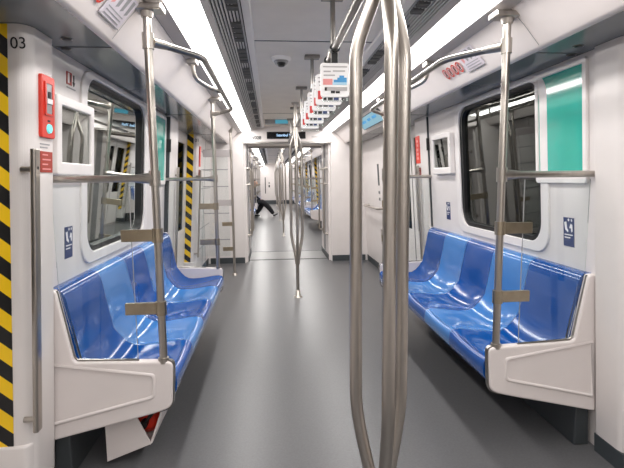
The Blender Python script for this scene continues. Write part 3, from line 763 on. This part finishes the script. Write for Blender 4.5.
# fire extinguisher on its white bracket under the near left bench
t = thing('extinguisher_bracket', 'white angled bracket hanging under the near end of the left bench', 'bracket', (-1.06, 2.36, .0))
MB().prism([(-1.165, .250), (-1.015, .275), (-.940, .105), (-1.165, .022)], 'y', 2.345, 2.353, PANELW).build('front_plate', t, bevel=.002)
MB().add([(-.940, 2.345, .105), (-.935, 2.345, .115), (-.83, 2.62, .32), (-.84, 2.62, .31)], [(0, 1, 2, 3)], PANELW).prism([(-.948, .108), (-.938, .104), (-.855, .335), (-.865, .335)], 'y', 2.353, 2.66, PANELW).build('side_plate', t)
MB().box(-1.165, -.945, 2.353, 2.66, .098, .106, PANELW).build('tray', t)
t = thing('fire_extinguisher', 'red fire extinguisher lying in the white bracket under the left bench', 'fire extinguisher', (-.985, 2.5, .11))
MB().tube([(-.985, 2.42, .19), (-.985, 2.44, .19), (-.985, 2.60, .19), (-.985, 2.64, .19)], [.045, .07, .07, .04], RED, 20).build('cylinder', t)
MB().tube([(-.985, 2.375, .19), (-.985, 2.42, .19)], .02, BLACK, 12).build('valve', t)
MB().tube(smoothpath([(-.985, 2.39, .19), (-.93, 2.40, .26), (-.91, 2.45, .27), (-.925, 2.55, .25)], .04), .009, BLACK, 8).build('hose', t)
MB().tube([(-.985, 2.455, .19), (-.985, 2.475, .19)], .0715, pm('label_yellow', rgb(205, 150, 60), .5), 20).build('label_band', t)

# ------------------------------------------------------------------ seated person far down the next car
def skin_body(name, joints, edges, mat, parent, root=0, sub=2):
    me = bpy.data.meshes.new(name); org = Vector(joints[root][0])
    me.from_pydata([Vector(j[0]) - org for j in joints], edges, []); me.materials.append(mat)
    o = bpy.data.objects.new(name, me); COL.objects.link(o)
    sk = o.modifiers.new('skin', 'SKIN'); sk.use_smooth_shade = True
    for i, j in enumerate(joints):
        r = j[1] if isinstance(j[1], tuple) else (j[1], j[1])
        me.skin_vertices[0].data[i].radius = r; me.skin_vertices[0].data[i].use_root = (i == root)
    sb = o.modifiers.new('sub', 'SUBSURF'); sb.levels = sub; sb.render_levels = sub
    return fin(o, org, parent)
PY_ = 18.45
person = thing('person', 'seated person in black with legs stretched into the aisle, left side of the next car', 'person', (-.95, PY_, 0))
def P(x, y, z): return (x, PY_ + y, z)
B = [(P(-1.02, 0, .60), (.13, .15)), (P(-1.00, 0, .75), (.11, .14)), (P(-.97, 0, .92), (.11, .155)), (P(-.95, 0, 1.05), (.09, .15)), (P(-.935, 0, 1.12), .058), (P(-.92, 0, 1.18), .05),
     (P(-.95, -.19, 1.05), .058), (P(-.90, -.25, .82), .047), (P(-.70, -.16, .68), .036),
     (P(-.95, .19, 1.05), .058), (P(-.92, .25, .82), .047), (P(-.72, .16, .68), .036),
     (P(-.98, -.10, .575), .12), (P(-.60, -.13, .60), .115), (P(-.36, -.13, .34), .10), (P(-.19, -.13, .10), .075),
     (P(-.98, .10, .575), .10), (P(-.58, .13, .58), .115), (P(-.73, .13, .32), .10), (P(-.90, .13, .10), .075)]
Ed = [(0,1),(1,2),(2,3),(3,4),(4,5),(3,6),(6,7),(7,8),(3,9),(9,10),(10,11),(0,12),(12,13),(13,14),(14,15),(0,16),(16,17),(17,18),(18,19)]
skin_body('body', B, Ed, CLOTH, person, 0)
H = [(P(-.915, 0, 1.20), .05), (P(-.895, 0, 1.27), (.072, .085)), (P(-.895, 0, 1.335), (.078, .098)), (P(-.905, 0, 1.40), (.062, .08))]
hd = skin_body('head', H, [(0,1),(1,2),(2,3)], SKIN, person, 0)
f = MB(); f.tube([P(-.815, 0, 1.335), P(-.79, 0, 1.295), P(-.81, 0, 1.285)], [.010, .016, .012], SKIN, 8); f.build('nose', hd)
for q in (-1, 1): MB().tube([P(-.822, q*.035, 1.335), P(-.814, q*.035, 1.335)], [.012, .006], INK, 8).build('eye', hd)
f = MB(); f.box(-.822, -.812, PY_-.025, PY_+.025, 1.247, 1.255, DRED); f.build('mouth', hd)
for q in (-1, 1): MB().tube([P(-.90, q*.094, 1.30), P(-.90, q*.102, 1.345)], [.014, .018], SKIN, 8).build('ear', hd)
skin_body('hair', [(P(-.955, 0, 1.30), (.055, .085)), (P(-.94, 0, 1.37), (.065, .095)), (P(-.905, 0, 1.425), (.06, .085)), (P(-.85, 0, 1.415), (.025, .06))], [(0,1),(1,2),(2,3)], HAIR, person, 0)
for q in (-1, 1):
    w = Vector(B[8][0] if q < 0 else B[11][0])
    hnd = skin_body('hand', [(w, .03), (w+Vector((.05, -q*.02, -.01)), (.036, .02)), (w+Vector((.085, -q*.03, -.015)), (.034, .018))], [(0,1),(1,2)], SKIN, person, 0, 1)
    for k in range(4):
        b0 = w + Vector((.085, -q*.03 + (k-1.5)*.017, -.015)); L = (.05, .06, .056, .042)[k]
        skin_body('finger', [(b0, .009), (b0+Vector((L*.6, 0, -.012)), .008), (b0+Vector((L, 0, -.035)), .007)], [(0,1),(1,2)], SKIN, hnd, 0, 1)
    b0 = w + Vector((.03, -q*.045, -.005)); skin_body('thumb', [(b0, .011), (b0+Vector((.03, -q*.02, -.008)), .010), (b0+Vector((.055, -q*.02, -.02)), .008)], [(0,1),(1,2)], SKIN, hnd, 0, 1)
for a, ang in ((B[15][0], .55), (B[19][0], 0.0)):
    a = Vector(a); c, s_ = math.cos(ang), math.sin(ang)
    hx = a + Vector((-.05, 0, -.05)); 
    skin_body('shoe', [(a+Vector((-.04*c, 0, -.052)), (.045, .045)), (a+Vector((.07*c, 0, -.055+.07*s_)), (.042, .036)), (a+Vector((.18*c, 0, -.062+.16*s_)), (.045, .028))], [(0,1),(1,2)], SHOE, person, 0)

# ------------------------------------------------------------------ lights and world
w = bpy.data.worlds.new('tunnel_dark'); bpy.context.scene.world = w; w.use_nodes = True
w.node_tree.nodes['Background'].inputs[0].default_value = (.02, .022, .025, 1); w.node_tree.nodes['Background'].inputs[1].default_value = 1.0
def area(x, y, L, power):
    d = bpy.data.lights.new('strip_lamp', 'AREA'); d.shape = 'RECTANGLE'; d.size = .14; d.size_y = L; d.energy = power; d.color = (1, .97, .94)
    o = bpy.data.objects.new('strip_lamp', d); COL.objects.link(o); o.location = (x, y, 2.244); o.rotation_euler = (0, math.copysign(.17, x), 0)
for s in (1, -1):
    area(s*.69, (Y0+YE)/2, YE-Y0-.2, 72); area(s*.69, (N0+NE)/2, NE-N0-.2, 110)

# ------------------------------------------------------------------ camera
F, yaw, pitch, roll, cx, H0 = 471.1731, .0866, .1166, -.011, -.3034, 1.45
cam = bpy.data.cameras.new('camera'); cam.sensor_width = 36; cam.lens = F/624*36; cam.clip_start = .05; cam.clip_end = 100
co = bpy.data.objects.new('camera', cam); COL.objects.link(co)
fw = Vector((math.sin(yaw)*math.cos(pitch), math.cos(yaw)*math.cos(pitch), -math.sin(pitch))); rt = Vector((math.cos(yaw), -math.sin(yaw), 0)); up = rt.cross(fw)
r2 = rt*math.cos(roll) + up*math.sin(roll); u2 = -rt*math.sin(roll) + up*math.cos(roll)
co.matrix_world = Matrix.Translation((cx, 0, H0)) @ Matrix((r2, u2, -fw)).transposed().to_4x4()
sc = bpy.context.scene; sc.camera = co
sc.view_settings.view_transform = 'Standard'; sc.view_settings.look = 'None'; sc.view_settings.exposure = 0.33
